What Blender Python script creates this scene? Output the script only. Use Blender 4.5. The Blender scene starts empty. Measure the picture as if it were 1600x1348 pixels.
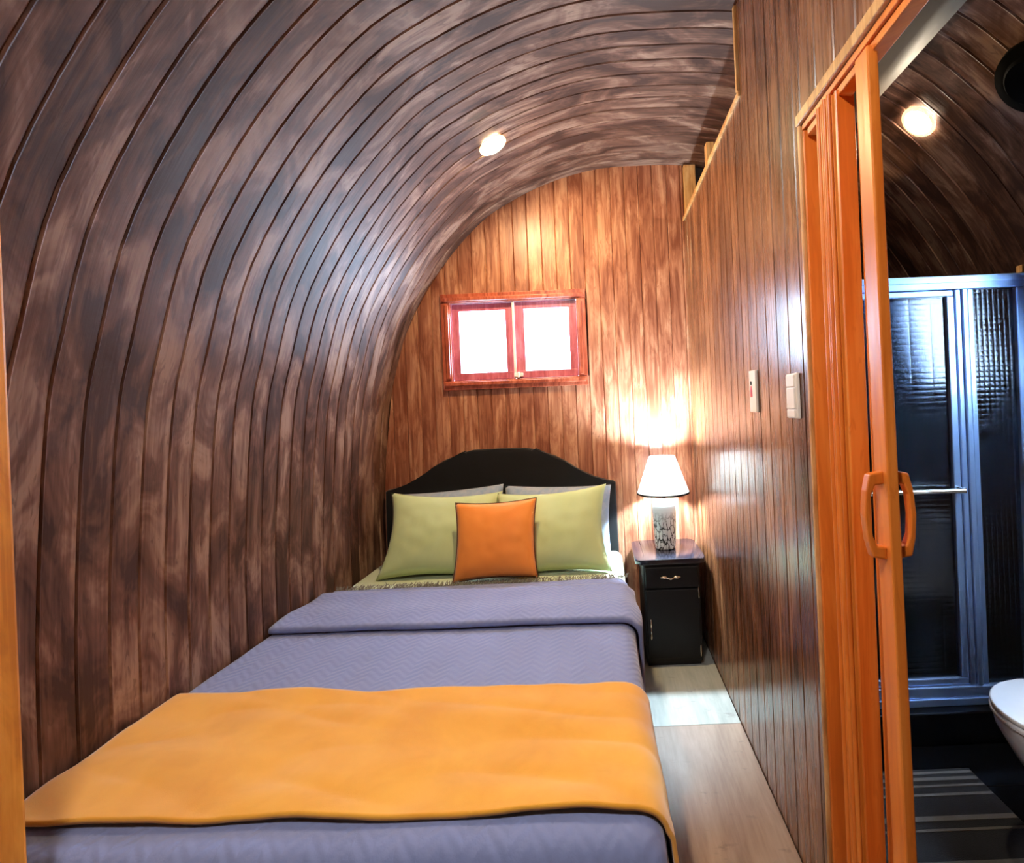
import bpy, bmesh, math, random
from mathutils import Vector, Matrix, noise
random.seed(7)
SC = bpy.context.scene
COL = SC.collection
PI = math.pi

# ------------------------------------------------------------------ camera, world, exposure
FPX, VPX, VPY, ROLL, CAMZ = 800.0, 940.0, 632.0, math.radians(2.4), 1.42
cam = bpy.data.cameras.new('camera')
cam.sensor_width = 36.0
cam.sensor_fit = 'HORIZONTAL'
cam.lens = 36.0 * FPX / 1600.0
cam.shift_x = -(VPX - 800.0) / 1600.0
cam.shift_y = (VPY - 674.0) / 1600.0
cam.clip_start = 0.02
camo = bpy.data.objects.new('camera', cam)
COL.objects.link(camo)
camo.matrix_world = (Matrix.Translation((0, 0, CAMZ)) @ Matrix.Rotation(PI / 2, 4, 'X')
                     @ Matrix.Rotation(-ROLL, 4, 'Z'))
SC.camera = camo

world = bpy.data.worlds.new('world')
SC.world = world
world.use_nodes = True
wb = world.node_tree.nodes['Background']
wb.inputs['Color'].default_value = (0.55, 0.76, 1.0, 1)
wb.inputs['Strength'].default_value = 12.0

SC.view_settings.view_transform = 'Standard'
SC.view_settings.look = 'None'
SC.view_settings.gamma = 1.0
SC.view_settings.use_curve_mapping = False
SC.view_settings.exposure = 1.82
SC.cycles.use_denoising = True
SC.cycles.max_bounces = 7
SC.cycles.diffuse_bounces = 4
SC.cycles.glossy_bounces = 3
SC.cycles.transmission_bounces = 5
SC.cycles.use_adaptive_sampling = True
SC.cycles.adaptive_threshold = 0.05
SC.cycles.adaptive_min_samples = 16
SC.cycles.use_light_tree = False
SC.cycles.sample_clamp_indirect = 6.0

DOWNLIGHT = 330.0      # radiance of the recessed lamps
BULB = 900.0           # radiance of the table lamp bulb


# ------------------------------------------------------------------ materials
def rgb(h):
    c = [int(h[i:i + 2], 16) / 255 for i in (0, 2, 4)]
    return tuple(x / 12.92 if x <= 0.04045 else ((x + 0.055) / 1.055) ** 2.4 for x in c) + (1,)


class NT:
    """small node-tree writer"""
    def __init__(self, name):
        self.m = bpy.data.materials.new(name)
        self.m.use_nodes = True
        self.t = self.m.node_tree
        self.p = self.t.nodes['Principled BSDF']
        self.out = self.t.nodes['Material Output']

    def n(self, kind, **kw):
        x = self.t.nodes.new(kind)
        for k, v in kw.items():
            setattr(x, k, v)
        return x

    def l(self, a, b):
        self.t.links.new(a, b)

    def val(self, sock, v):
        if hasattr(v, 'is_output'):
            self.l(v, sock)
        else:
            sock.default_value = v

    def math(self, op, a, b=0.0, c=0.0):
        x = self.n('ShaderNodeMath', operation=op)
        for i, v in enumerate((a, b, c)):
            self.val(x.inputs[i], v)
        return x.outputs[0]

    def vmul(self, vec, s):
        x = self.n('ShaderNodeVectorMath', operation='MULTIPLY')
        self.l(vec, x.inputs[0]); x.inputs[1].default_value = s
        return x.outputs[0]

    def noise(self, vec, scale, detail=5.0, rough=0.55, dist=0.0, dim='3D'):
        x = self.n('ShaderNodeTexNoise', noise_dimensions=dim)
        self.l(vec, x.inputs['Vector'])
        x.inputs['Scale'].default_value = scale
        x.inputs['Detail'].default_value = detail
        x.inputs['Roughness'].default_value = rough
        x.inputs['Distortion'].default_value = dist
        return x.outputs['Fac']

    def ramp(self, fac, stops):
        x = self.n('ShaderNodeValToRGB')
        while len(x.color_ramp.elements) < len(stops):
            x.color_ramp.elements.new(0.5)
        for e, (p, c) in zip(x.color_ramp.elements, stops):
            e.position = p
            e.color = c if not isinstance(c, (int, float)) else (c, c, c, 1)
        self.l(fac, x.inputs[0])
        return x.outputs[0]

    def mix(self, fac, a, b, blend='MIX'):
        x = self.n('ShaderNodeMix', data_type='RGBA', blend_type=blend)
        self.val(x.inputs['Factor'], fac)
        self.val(x.inputs['A'] if False else x.inputs[6], a)
        self.val(x.inputs[7], b)
        return x.outputs[2]

    def bump(self, h, strength, dist=0.01):
        x = self.n('ShaderNodeBump')
        self.l(h, x.inputs['Height'])
        x.inputs['Strength'].default_value = strength
        x.inputs['Distance'].default_value = dist
        self.l(x.outputs[0], self.p.inputs['Normal'])
        return x

    def set(self, **kw):
        for k, v in kw.items():
            self.val(self.p.inputs[k.replace('_', ' ')], v)
        return self


def wood(name, dark, mid, light, rough=0.34, coat=0.25, tint=0.25, source='UV', bump=0.25, sc=(16, 4.5), sw=0.38, spec=0.5):
    """streaky stained plank; u (or x) across, v (or z) along the plank, in metres"""
    w = NT(name)
    tc = w.n('ShaderNodeTexCoord')
    if source == 'UV':
        vec = tc.outputs['UV']
    else:
        s = w.n('ShaderNodeSeparateXYZ'); w.l(tc.outputs['Object'], s.inputs[0])
        c = w.n('ShaderNodeCombineXYZ')
        w.l(w.math('ADD', s.outputs[0], s.outputs[1]), c.inputs[0]); w.l(s.outputs[2], c.inputs[1])
        vec = c.outputs[0]
    oi = w.n('ShaderNodeObjectInfo')
    off = w.n('ShaderNodeCombineXYZ')
    w.l(w.math('MULTIPLY', oi.outputs['Random'], 17.3), off.inputs[0])
    w.l(w.math('MULTIPLY', oi.outputs['Random'], 41.7), off.inputs[1])
    add = w.n('ShaderNodeVectorMath', operation='ADD')
    w.l(vec, add.inputs[0]); w.l(off.outputs[0], add.inputs[1])
    v = add.outputs[0]
    blot = w.noise(w.vmul(v, (sc[0], sc[1], 1)), 1.0, 4, 0.62, 0.5, '2D')
    streak = w.noise(w.vmul(v, (85, 2.2, 1)), 1.0, 3, 0.6, 0.0, '2D')
    fleck = w.noise(w.vmul(v, (60, 14, 1)), 1.0, 2, 0.5, 0.8, '2D')
    f = w.math('ADD', w.math('MULTIPLY', blot, 1.0 - sw), w.math('MULTIPLY', streak, sw))
    f = w.math('ADD', f, w.math('MULTIPLY', w.math('SUBTRACT', oi.outputs['Random'], 0.5), tint * 0.4))
    colr = w.ramp(f, [(0.38, dark), (0.51, mid), (0.64, light)])
    fl = w.ramp(fleck, [(0.62, 0.0), (0.72, 1.0)])
    colr = w.mix(w.math('MULTIPLY', fl, 0.45), colr, dark)
    w.l(colr, w.p.inputs['Base Color'])
    r = w.math('ADD', w.math('MULTIPLY', streak, 0.22), rough - 0.11)
    w.l(r, w.p.inputs['Roughness'])
    w.set(Coat_Weight=coat, Coat_Roughness=rough * 0.75, Specular_IOR_Level=spec)
    w.bump(streak, bump, 0.004)
    return w.m


def plain(name, color, rough=0.5, metal=0.0, **kw):
    w = NT(name)
    tc = w.n('ShaderNodeTexCoord')
    nz = w.noise(tc.outputs['Object'], 35.0, 3)
    c = w.mix(w.math('MULTIPLY', nz, 0.16), color, tuple(x * 0.72 for x in color[:3]) + (1,))
    w.l(c, w.p.inputs['Base Color'])
    w.set(Roughness=rough, Metallic=metal, **kw)
    return w.m


def fabric(name, color, color2=None, rough=0.85, weave=900.0, strength=0.15, blotch=3.0, sheen=0.2):
    w = NT(name)
    tc = w.n('ShaderNodeTexCoord')
    b = w.noise(tc.outputs['Object'], blotch, 4, 0.6, 0.4)
    c2 = color2 or tuple(x * 0.75 for x in color[:3]) + (1,)
    w.l(w.mix(w.ramp(b, [(0.35, 0.0), (0.68, 1.0)]), color, c2), w.p.inputs['Base Color'])
    g = w.noise(tc.outputs['Object'], weave, 2)
    w.bump(g, strength, 0.002)
    w.set(Roughness=rough, Sheen_Weight=sheen, Specular_IOR_Level=0.2)
    return w.m


def emission(name, color, strength):
    w = NT(name)
    w.set(Base_Color=(1, 1, 1, 1), Emission_Color=color, Emission_Strength=strength)
    return w.m


M = {}
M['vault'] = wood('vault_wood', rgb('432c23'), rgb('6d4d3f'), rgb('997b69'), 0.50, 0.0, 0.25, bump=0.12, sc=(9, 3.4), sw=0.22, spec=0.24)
M['back'] = wood('back_wall_wood_lit', rgb('834a33'), rgb('aa6f53'), rgb('cd9a7a'), 0.42, 0.2, 0.25, bump=0.12, sc=(16, 3.0), sw=0.32)  # same wood as the vault, lightened to carry the lamp light on this wall
M['part'] = wood('partition_wood', rgb('4a2a14'), rgb('7a4d30'), rgb('9a6a46'), 0.28, 0.45, 0.2, bump=0.05, sc=(12, 1.6), sw=0.3)
M['shell'] = plain('backing', rgb('2b1c16'), 0.8)
M['orange'] = wood('door_vinyl', rgb('cc6a20'), rgb('dc7a2a'), rgb('e68a38'), 0.42, 0.1, 0.05, 'OBJ', bump=0.03, sc=(12, 1.5), sw=0.25)
M['jamb'] = wood('jamb_wood', rgb('c07318'), rgb('d98c28'), rgb('e69c38'), 0.5, 0.05, 0.05, 'OBJ', bump=0.05)
M['tan'] = wood('trim_pine', rgb('a5713a'), rgb('c9965a'), rgb('dcb27a'), 0.45, 0.1, 0.1, 'OBJ', bump=0.08)
M['casing'] = wood('window_wood', rgb('8c3c26'), rgb('b45a3e'), rgb('c87258'), 0.35, 0.3, 0.1, 'OBJ', bump=0.08)
M['sash'] = wood('sash_wood_glow', rgb('b0586c'), rgb('c87086'), rgb('d6889c'), 0.35, 0.3, 0.05, 'OBJ', bump=0.05)  # mauve glow of the bright window painted into the red-brown wood
M['batten'] = plain('ridge_board', rgb('473e36'), 0.6)
M['white'] = plain('white_plastic', rgb('f2ece2'), 0.35)
M['black'] = plain('black_lacquer', rgb('101013'), 0.45, Specular_IOR_Level=0.3)
M['blacktop'] = plain('black_tabletop', rgb('1b1d2a'), 0.22, Coat_Weight=0.5)
M['headboard'] = fabric('black_upholstery', rgb('0f1118'), rgb('090a0e'), 0.6, 500, 0.1)
M['silver'] = plain('silver_fitting', rgb('e6dfcf'), 0.22, 1.0)
M['alu_daylit'] = plain('aluminium', rgb('a3bfe8'), 0.36, 0.6)  # blue of the daylight mixed into the plain metal colour
M['tile'] = plain('black_tile', rgb('0c0d11'), 0.18)
M['rubber'] = plain('black_plastic', rgb('050505'), 0.95, Specular_IOR_Level=0.1)
M['china'] = plain('white_china', rgb('eaeef5'), 0.12)
M['red'] = plain('red_print', rgb('c8202c'), 0.5)
M['sheet'] = fabric('green_sheet', rgb('c8d6bc'), rgb('bccbae'))
M['green'] = fabric('green_pillow_cotton', rgb('c6d6a2'), rgb('bdcf96'))
M['bluep'] = fabric('blue_pillow_print', rgb('a9b6cc'), rgb('8fa6c8'), blotch=28.0)
M['orangec'] = fabric('orange_cushion_satin', rgb('f79a46'), rgb('f08e3a'), 0.5, 900, 0.08)
M['piping'] = fabric('dark_piping', rgb('5a3212'))
M['yellow'] = fabric('yellow_fleece', rgb('f2b040'), rgb('e49e30'), 0.9, 500, 0.3, 6.0, 0.5)
M['fringe'] = fabric('fringe_yarn', rgb('77746c'))


def quilt_mat():
    w = NT('blue_grey_quilt')
    tc = w.n('ShaderNodeTexCoord')
    s = w.n('ShaderNodeSeparateXYZ'); w.l(tc.outputs['Object'], s.inputs[0])
    zig = w.math('PINGPONG', s.outputs[0], 0.045)
    ph = w.math('MULTIPLY', w.math('ADD', s.outputs[1], zig), 2 * PI / 0.034)
    wav = w.math('SINE', ph)
    b = w.noise(tc.outputs['Object'], 5.0, 4)
    h = w.math('ADD', wav, w.math('MULTIPLY', w.noise(tc.outputs['Object'], 45.0, 3), 3.0))
    w.bump(h, 0.2, 0.004)
    c = w.mix(b, rgb('8a97c6'), rgb('7986b4'))
    w.l(c, w.p.inputs['Base Color'])
    w.set(Roughness=0.75, Sheen_Weight=0.3, Specular_IOR_Level=0.25)
    return w.m


M['quilt'] = quilt_mat()


def floor_mat(name, a, b, c):
    w = NT(name)
    tc = w.n('ShaderNodeTexCoord')
    v = tc.outputs['Object']
    grain = w.noise(w.vmul(v, (9, 2.2, 1)), 1.0, 6, 0.6, 0.5)
    fine = w.noise(w.vmul(v, (70, 6, 1)), 1.0, 4)
    spots = w.noise(w.vmul(v, (7, 15, 1)), 1.0, 5, 0.7)
    f = w.math('ADD', w.math('MULTIPLY', grain, 0.7), w.math('MULTIPLY', fine, 0.3))
    col = w.ramp(f, [(0.3, a), (0.5, b), (0.7, c)])
    k = w.ramp(spots, [(0.60, 0.0), (0.72, 1.0)])
    col = w.mix(w.math('MULTIPLY', k, 0.55), col, rgb('5d554d'))
    w.l(col, w.p.inputs['Base Color'])
    w.set(Roughness=0.46, Coat_Weight=0.08, Coat_Roughness=0.3)
    w.bump(fine, 0.06, 0.002)
    return w.m


M['floor_a'] = floor_mat('floor_board_warm', rgb('765f51'), rgb('927b6b'), rgb('a7917f'))
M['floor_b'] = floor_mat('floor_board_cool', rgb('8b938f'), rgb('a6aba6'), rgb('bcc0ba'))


def lamp_base_mat():
    w = NT('carved_ceramic')
    tc = w.n('ShaderNodeTexCoord')
    s = w.n('ShaderNodeSeparateXYZ'); w.l(tc.outputs['Object'], s.inputs[0])
    ang = w.math('ARCTAN2', s.outputs[1], s.outputs[0])
    c = w.n('ShaderNodeCombineXYZ')
    w.l(w.math('MULTIPLY', ang, 3.0), c.inputs[0]); w.l(w.math('MULTIPLY', s.outputs[2], 20.0), c.inputs[1])
    v = w.n('ShaderNodeTexVoronoi', feature='DISTANCE_TO_EDGE')
    wob = w.n('ShaderNodeVectorMath', operation='ADD')
    nz = w.n('ShaderNodeTexNoise'); nz.inputs['Scale'].default_value = 2.0
    w.l(c.outputs[0], nz.inputs['Vector'])
    w.l(c.outputs[0], wob.inputs[0]); w.l(nz.outputs['Color'], wob.inputs[1])
    w.l(wob.outputs[0], v.inputs['Vector']); v.inputs['Scale'].default_value = 1.0
    line = w.ramp(v.outputs['Distance'], [(0.05, 1.0), (0.12, 0.0)])
    low = w.ramp(s.outputs[2], [(0.15, 1.0), (0.22, 0.0)])
    k = w.math('MULTIPLY', line, low)
    w.l(w.mix(k, rgb('e8ecec'), rgb('1a1a1c')), w.p.inputs['Base Color'])
    w.bump(w.math('SUBTRACT', 1.0, k), 0.5, 0.004)
    w.set(Roughness=0.3)
    return w.m


M['lampbase'] = lamp_base_mat()


def shade_mat():
    w = NT('lamp_shade_cloth')
    t = w.n('ShaderNodeBsdfTranslucent'); t.inputs[0].default_value = (1.0, 0.97, 0.93, 1)
    d = w.n('ShaderNodeBsdfDiffuse'); d.inputs[0].default_value = (0.95, 0.93, 0.9, 1)
    mx = w.n('ShaderNodeMixShader'); mx.inputs[0].default_value = 0.35
    w.l(t.outputs[0], mx.inputs[1]); w.l(d.outputs[0], mx.inputs[2]); w.l(mx.outputs[0], w.out.inputs[0])
    return w.m


M['shade'] = shade_mat()


def pane_mat(name, tintc):
    w = NT(name)
    t = w.n('ShaderNodeBsdfTransparent'); t.inputs[0].default_value = tintc
    g = w.n('ShaderNodeBsdfGlossy'); g.inputs['Roughness'].default_value = 0.03
    mx = w.n('ShaderNodeMixShader'); mx.inputs[0].default_value = 0.06
    w.l(t.outputs[0], mx.inputs[1]); w.l(g.outputs[0], mx.inputs[2])
    w.l(mx.outputs[0], w.out.inputs[0])
    return w.m


M['pane'] = pane_mat('window_glass', (0.97, 0.98, 1, 1))


def shower_glass(name, sx, sz, bmp):
    w = NT(name)
    tc = w.n('ShaderNodeTexCoord')
    s = w.n('ShaderNodeSeparateXYZ'); w.l(tc.outputs['Object'], s.inputs[0])
    a = w.math('ABSOLUTE', w.math('SINE', w.math('MULTIPLY', s.outputs[0], PI / sx)))
    b = w.math('ABSOLUTE', w.math('SINE', w.math('MULTIPLY', s.outputs[2], PI / sz)))
    h = w.math('MULTIPLY', w.math('POWER', a, 0.4), w.math('POWER', b, 0.4))
    h = w.math('ADD', h, w.math('MULTIPLY', w.noise(tc.outputs['Object'], 160.0, 2), 0.5))
    w.bump(h, bmp, 0.004)
    w.set(Base_Color=(0.22, 0.28, 0.38, 1), Roughness=0.10, Transmission_Weight=0.94, IOR=1.52)
    return w.m


M['glass_h'] = shower_glass('ribbed_shower_glass', 0.09, 0.024, 0.12)
M['glass_g'] = shower_glass('squared_shower_glass', 0.022, 0.022, 0.35)
M['lamp_warm'] = emission('lamp_warm', (1.0, 0.70, 0.36, 1), DOWNLIGHT)
M['ring'] = emission('lamp_halo_ring', (1.0, 0.72, 0.25, 1), 0.55)  # lamp ring made to glow, imitating the warm halo around the lamp
M['lamp_fill'] = emission('lamp_fill', (1.0, 0.93, 0.86, 1), DOWNLIGHT * 1.1)  # added lamp out of view, fills light onto the foot of the bed
M['lamp_bath'] = emission('lamp_bath', (1.0, 0.84, 0.62, 1), DOWNLIGHT * 0.55)
M['bulb'] = emission('bulb', (0.68, 0.87, 1.0, 1), BULB)


# ------------------------------------------------------------------ geometry helpers
def link(name, me, mat=None, parent=None, loc=None):
    o = bpy.data.objects.new(name, me)
    COL.objects.link(o)
    if mat is not None and me is not None and not me.materials:
        me.materials.append(mat)
    if parent is not None:
        o.parent = parent
    if loc is not None:
        o.location = loc
    return o


def mesh(name, verts, faces, uvs=None, smooth=False, recalc=True):
    me = bpy.data.meshes.new(name)
    me.from_pydata([tuple(v) for v in verts], [], faces)
    if uvs:
        lay = me.uv_layers.new(name='UVMap')
        for lp in me.loops:
            lay.data[lp.index].uv = uvs[lp.vertex_index]
    if recalc:
        bm = bmesh.new(); bm.from_mesh(me)
        bmesh.ops.recalc_face_normals(bm, faces=bm.faces)
        bm.to_mesh(me); bm.free()
    if smooth:
        for p in me.polygons:
            p.use_smooth = True
    return me


class B:
    """bmesh collector: several solids of one part joined into one mesh"""
    def __init__(self):
        self.bm = bmesh.new()

    def box(self, x0, x1, y0, y1, z0, z1, bev=0.0, seg=2, mtx=None):
        r = bmesh.ops.create_cube(self.bm, size=1.0)
        for v in r['verts']:
            v.co = Vector(((x0 + x1) / 2 + v.co.x * (x1 - x0), (y0 + y1) / 2 + v.co.y * (y1 - y0),
                           (z0 + z1) / 2 + v.co.z * (z1 - z0)))
            if mtx:
                v.co = mtx @ v.co
        if bev:
            es = list({e for v in r['verts'] for e in v.link_edges})
            bmesh.ops.bevel(self.bm, geom=es, offset=bev, segments=seg, profile=0.5, affect='EDGES')
        return self

    def lathe(self, prof, c=(0, 0, 0), seg=32, mtx=None, cap=True):
        rings = []
        for r, z in prof:
            ring = []
            for i in range(seg):
                a = 2 * PI * i / seg
                p = Vector((r * math.cos(a), r * math.sin(a), z))
                p = (mtx @ p) if mtx else p
                ring.append(self.bm.verts.new(p + Vector(c)))
            rings.append(ring)
        for a, b in zip(rings[:-1], rings[1:]):
            for i in range(seg):
                j = (i + 1) % seg
                self.bm.faces.new((a[i], a[j], b[j], b[i]))
        if cap:
            self.bm.faces.new(rings[0][::-1]); self.bm.faces.new(rings[-1])
        return self

    def tube(self, pts, r, seg=8, rx=None):
        pts = [Vector(p) for p in pts]
        rings = []
        for i, p in enumerate(pts):
            t = (pts[min(i + 1, len(pts) - 1)] - pts[max(i - 1, 0)]).normalized()
            up = Vector((0, 0, 1)) if abs(t.z) < 0.9 else Vector((1, 0, 0))
            a = t.cross(up).normalized(); b = t.cross(a).normalized()
            rr = r[i] if isinstance(r, (list, tuple)) else r
            rings.append([self.bm.verts.new(p + a * math.cos(2 * PI * k / seg) * rr
                                            + b * math.sin(2 * PI * k / seg) * (rx or rr)) for k in range(seg)])
        for a, b in zip(rings[:-1], rings[1:]):
            for i in range(seg):
                j = (i + 1) % seg
                self.bm.faces.new((a[i], a[j], b[j], b[i]))
        self.bm.faces.new(rings[0][::-1]); self.bm.faces.new(rings[-1])
        return self

    def prism(self, poly, axis, a, b, bev=0.0):
        """extrude a 2-D polygon along axis between a and b"""
        def P(u, v, w):
            return {'x': (w, u, v), 'y': (u, w, v), 'z': (u, v, w)}[axis]
        lo = [self.bm.verts.new(P(u, v, a)) for u, v in poly]
        hi = [self.bm.verts.new(P(u, v, b)) for u, v in poly]
        n = len(poly)
        fs = [self.bm.faces.new(lo[::-1]), self.bm.faces.new(hi)]
        for i in range(n):
            j = (i + 1) % n
            fs.append(self.bm.faces.new((lo[i], lo[j], hi[j], hi[i])))
        if bev:
            es = list({e for f in fs[:2] for e in f.edges})
            bmesh.ops.bevel(self.bm, geom=es, offset=bev, segments=3, profile=0.5, affect='EDGES')
        return self

    def build(self, name, mat, parent=None, loc=None, smooth=None):
        bmesh.ops.recalc_face_normals(self.bm, faces=self.bm.faces)
        me = bpy.data.meshes.new(name)
        self.bm.to_mesh(me); self.bm.free()
        if smooth is not None:
            for p in me.polygons:
                p.use_smooth = True
            try:
                me.set_sharp_from_angle(angle=math.radians(smooth))
            except Exception:
                pass
        return link(name, me, mat, parent, loc)


def struct(o):
    o['kind'] = 'structure'
    return o


def tag(o, label, cat, group=None):
    o['label'] = label
    o['category'] = cat
    if group:
        o['group'] = group
    return o


def empty(name, loc=(0, 0, 0)):
    return link(name, None, None, None, loc)


def copy_tree(o, parent=None):
    c = o.copy(); COL.objects.link(c); c.parent = parent
    for ch in list(o.children):
        copy_tree(ch, c)
    return c


# ------------------------------------------------------------------ room dimensions
D = 3.17                 # back wall
FRONT = -1.35            # wall behind the camera
PX = 0.555               # bedroom face of the partition
CX = 0.30                # crown of the vault
PROF = [(-1.365, 0.0), (-1.365, 0.45), (-1.36, 0.9), (-1.32, 1.404), (-1.27, 1.64), (-1.17, 1.952), (-.955, 2.30),
        (-.706, 2.568), (-.50, 2.70), (-.30, 2.79), (-.1, 2.85), (.08, 2.879), (CX, 2.885)]
PROF = PROF + [(2 * CX - x, z) for x, z in PROF[:-1][::-1]]


def catmull(P, n=4):
    out = []
    for i in range(len(P) - 1):
        p0 = Vector(P[max(i - 1, 0)]); p1 = Vector(P[i]); p2 = Vector(P[i + 1]); p3 = Vector(P[min(i + 2, len(P) - 1)])
        for k in range(n):
            t = k / n
            out.append(0.5 * ((2 * p1) + (p2 - p0) * t + (2 * p0 - 5 * p1 + 4 * p2 - p3) * t * t
                              + (3 * p1 - p0 - 3 * p2 + p3) * t ** 3))
    out.append(Vector(P[-1]))
    return out


ARC = catmull(PROF, 4)
NRM, LEN = [], [0.0]
for i, p in enumerate(ARC):
    t = (ARC[min(i + 1, len(ARC) - 1)] - ARC[max(i - 1, 0)]).normalized()
    NRM.append(Vector((t.y, -t.x)))           # points into the room
    if i:
        LEN.append(LEN[-1] + (p - ARC[i - 1]).length)


def vault_z(x):
    best = 0
    for a, b in zip(ARC[:-1], ARC[1:]):
        if min(a.x, b.x) - 1e-6 <= x <= max(a.x, b.x) + 1e-6 and abs(b.x - a.x) > 1e-6:
            best = max(best, a.y + (b.y - a.y) * (x - a.x) / (b.x - a.x))
    return best


def vault_frame(x, side):
    """point and inward normal on the vault at x; side -1 left half, +1 right half"""
    for i in range(len(ARC) - 1):
        a, b = ARC[i], ARC[i + 1]
        if min(a.x, b.x) <= x <= max(a.x, b.x) and (a.x < CX if side < 0 else b.x > CX) and a.x != b.x:
            f = (x - a.x) / (b.x - a.x)
            return a.lerp(b, f), NRM[i].lerp(NRM[i + 1], f).normalized()


# hole for the added, unseen bathroom window in the right side of the vault
WY0, WY1, WZ0, WZ1 = 3.17 - 0.089 * 22, 3.17 - 0.089 * 15, 1.45, 2.0
LO = max(i for i, p in enumerate(ARC) if p.x > CX and p.y > WZ1)     # last sample above the hole
HI = min(i for i, p in enumerate(ARC) if p.x > CX and p.y < WZ0)     # first sample below it

# ------------------------------------------------------------------ vault
PW = 0.089


def vault_plank_mesh(i0, i1, lift, name):
    sec = [(0.0, -0.012), (0.0, -0.0032), (0.0022, 0.0002), (0.0040, 0.0016), (0.0075, 0.0),
           (PW * 0.5, 0.0008), (PW - 0.004, -0.0002), (PW, -0.0032),
           (PW, -0.012)]
    vs, uv, fs = [], [], []
    n = len(sec)
    for i in range(i0, i1 + 1):
        for y, h in sec:
            hh = h + lift if h > -0.01 else h
            p = ARC[i] + NRM[i] * hh
            vs.append((p.x, y, p.y)); uv.append((y, LEN[i]))
    m = i1 - i0
    for k in range(m):
        for j in range(n):
            q = (j + 1) % n
            fs.append((k * n + j, k * n + q, (k + 1) * n + q, (k + 1) * n + j))
    fs.append(tuple(range(n))); fs.append(tuple(m * n + j for j in range(n))[::-1])
    me = mesh(name, vs, fs, uv)
    me.materials.append(M['vault'])
    for p in me.polygons:
        p.use_smooth = True
    me.set_sharp_from_angle(angle=math.radians(25))
    return me


def vault_shell():
    vs, fs, ys = [], [], [FRONT, WY0, WY1, D + 0.06]
    for y in ys:
        for p, nn in zip(ARC, NRM):
            q = p - nn * 0.013; vs.append((q.x, y, q.y))
        for p, nn in zip(ARC, NRM):
            q = p - nn * 0.06; vs.append((q.x, y, q.y))
    n = len(ARC)
    for k in range(len(ys) - 1):
        for i in range(n - 1):
            if k == 1 and LO <= i < HI:
                continue
            for o in (0, n):
                a = k * 2 * n + o + i
                fs.append((a, a + 1, a + 2 * n + 1, a + 2 * n))
    return mesh('ceiling', vs, fs, recalc=False)


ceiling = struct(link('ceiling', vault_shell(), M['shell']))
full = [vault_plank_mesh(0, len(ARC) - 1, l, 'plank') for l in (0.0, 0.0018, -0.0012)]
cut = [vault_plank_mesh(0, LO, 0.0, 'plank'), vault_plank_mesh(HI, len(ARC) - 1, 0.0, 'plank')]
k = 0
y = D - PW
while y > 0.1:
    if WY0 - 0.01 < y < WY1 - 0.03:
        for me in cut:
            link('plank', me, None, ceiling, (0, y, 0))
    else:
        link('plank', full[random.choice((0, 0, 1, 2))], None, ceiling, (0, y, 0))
    y -= PW
    k += 1

# ------------------------------------------------------------------ straight planks
def straight_plank(w, z0, z1a, z1b, thick=0.010, groove=0.0065, lip=0.0042):
    """local: x across 0..w, y 0 is the face and +y goes into the wall, z up; top runs from z1a to z1b"""
    sec = [(0.0, thick), (0.0, groove), (lip, 0.0), (w - lip, 0.0), (w, groove), (w, thick)]
    vs, uv = [], []
    for x, yy in sec:
        vs.append((x, yy, z0)); uv.append((x, z0))
    for x, yy in sec:
        z = z1a + (z1b - z1a) * x / w
        vs.append((x, yy, z)); uv.append((x, z))
    n = len(sec)
    fs = [tuple(range(n))[::-1], tuple(range(n, 2 * n))]
    for j in range(n):
        q = (j + 1) % n
        fs.append((j, q, n + q, n + j))
    return mesh('plank', vs, fs, uv)


# back wall with the window opening
WX0, WX1, WB, WT = -0.905, -0.130, 1.603, 2.078       # clear opening behind the casing
bw = B()
def slab_cols(cols, y0, y1):
    for x0, x1, z0, z1 in cols:
        bw.box(x0, x1, y0, y1, z0, z1)
slab_cols([(-1.42, WX0, -0.02, 2.45), (WX1, 0.62, -0.02, 2.95), (WX0, WX1, -0.02, WB), (WX0, WX1, WT, 2.8),
           (0.62, 2.02, -0.02, 2.95)], D, D + 0.06)
wall_back = struct(bw.build('wall_back', M['shell']))
BP = 0.0871
x = -1.375
while x < PX - 0.01:
    x1 = min(x + BP, PX + 0.004)
    w_ = x1 - x
    za = vault_z(max(x, -1.36)) + 0.0; zb = vault_z(x1)
    if x < -1.34:
        za = max(za, 0.9)
    spans = [(0.0, za, zb)]
    if x1 > WX0 and x < WX1:
        spans = [(0.0, WB, WB), (WT, za, zb)]
    for z0, a, b in spans:
        o = link('plank', straight_plank(w_, z0, a, b), M['back'], wall_back, (x, D - 0.0105, 0))
    x = x1

# partition: core, then planks on the bedroom face
CORE0, CORE1 = PX + 0.0105, PX + 0.05
JY = 1.35          # far jamb of the doorway
NY = 0.35          # near jamb
DH = 2.135         # head of the doorway
STEP = 1.89        # the partition drops here
LOWZ = 2.53
top = vault_z(0.58) - 0.004
pc = B()
pc.box(CORE0, CORE1, STEP, D, 0, LOWZ)
pc.box(CORE0, CORE1, JY, STEP, 0, top)
pc.box(CORE0, CORE1, NY, JY, DH, top)
pc.box(CORE0, CORE1, FRONT, NY, 0, top)
wall_right = struct(pc.build('wall_right', M['shell']))
cache = {}
def part_plank(y1, w, z0, z1):
    key = (round(w, 4), z0, z1)
    if key not in cache:
        cache[key] = straight_plank(w, z0, z1, z1)
        cache[key].materials.append(M['part'])
    o = link('plank', cache[key], None, wall_right, (PX, y1, 0))
    o.rotation_euler = (0, 0, -PI / 2)         # local x -> -y, local y -> +x
y = D - 0.011
while y > STEP + 0.02:
    w_ = min(0.0985, y - STEP)
    if y - w_ - STEP < 0.03:
        w_ = y - STEP
    part_plank(y, w_, 0.0, LOWZ); y -= w_
y = STEP
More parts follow.
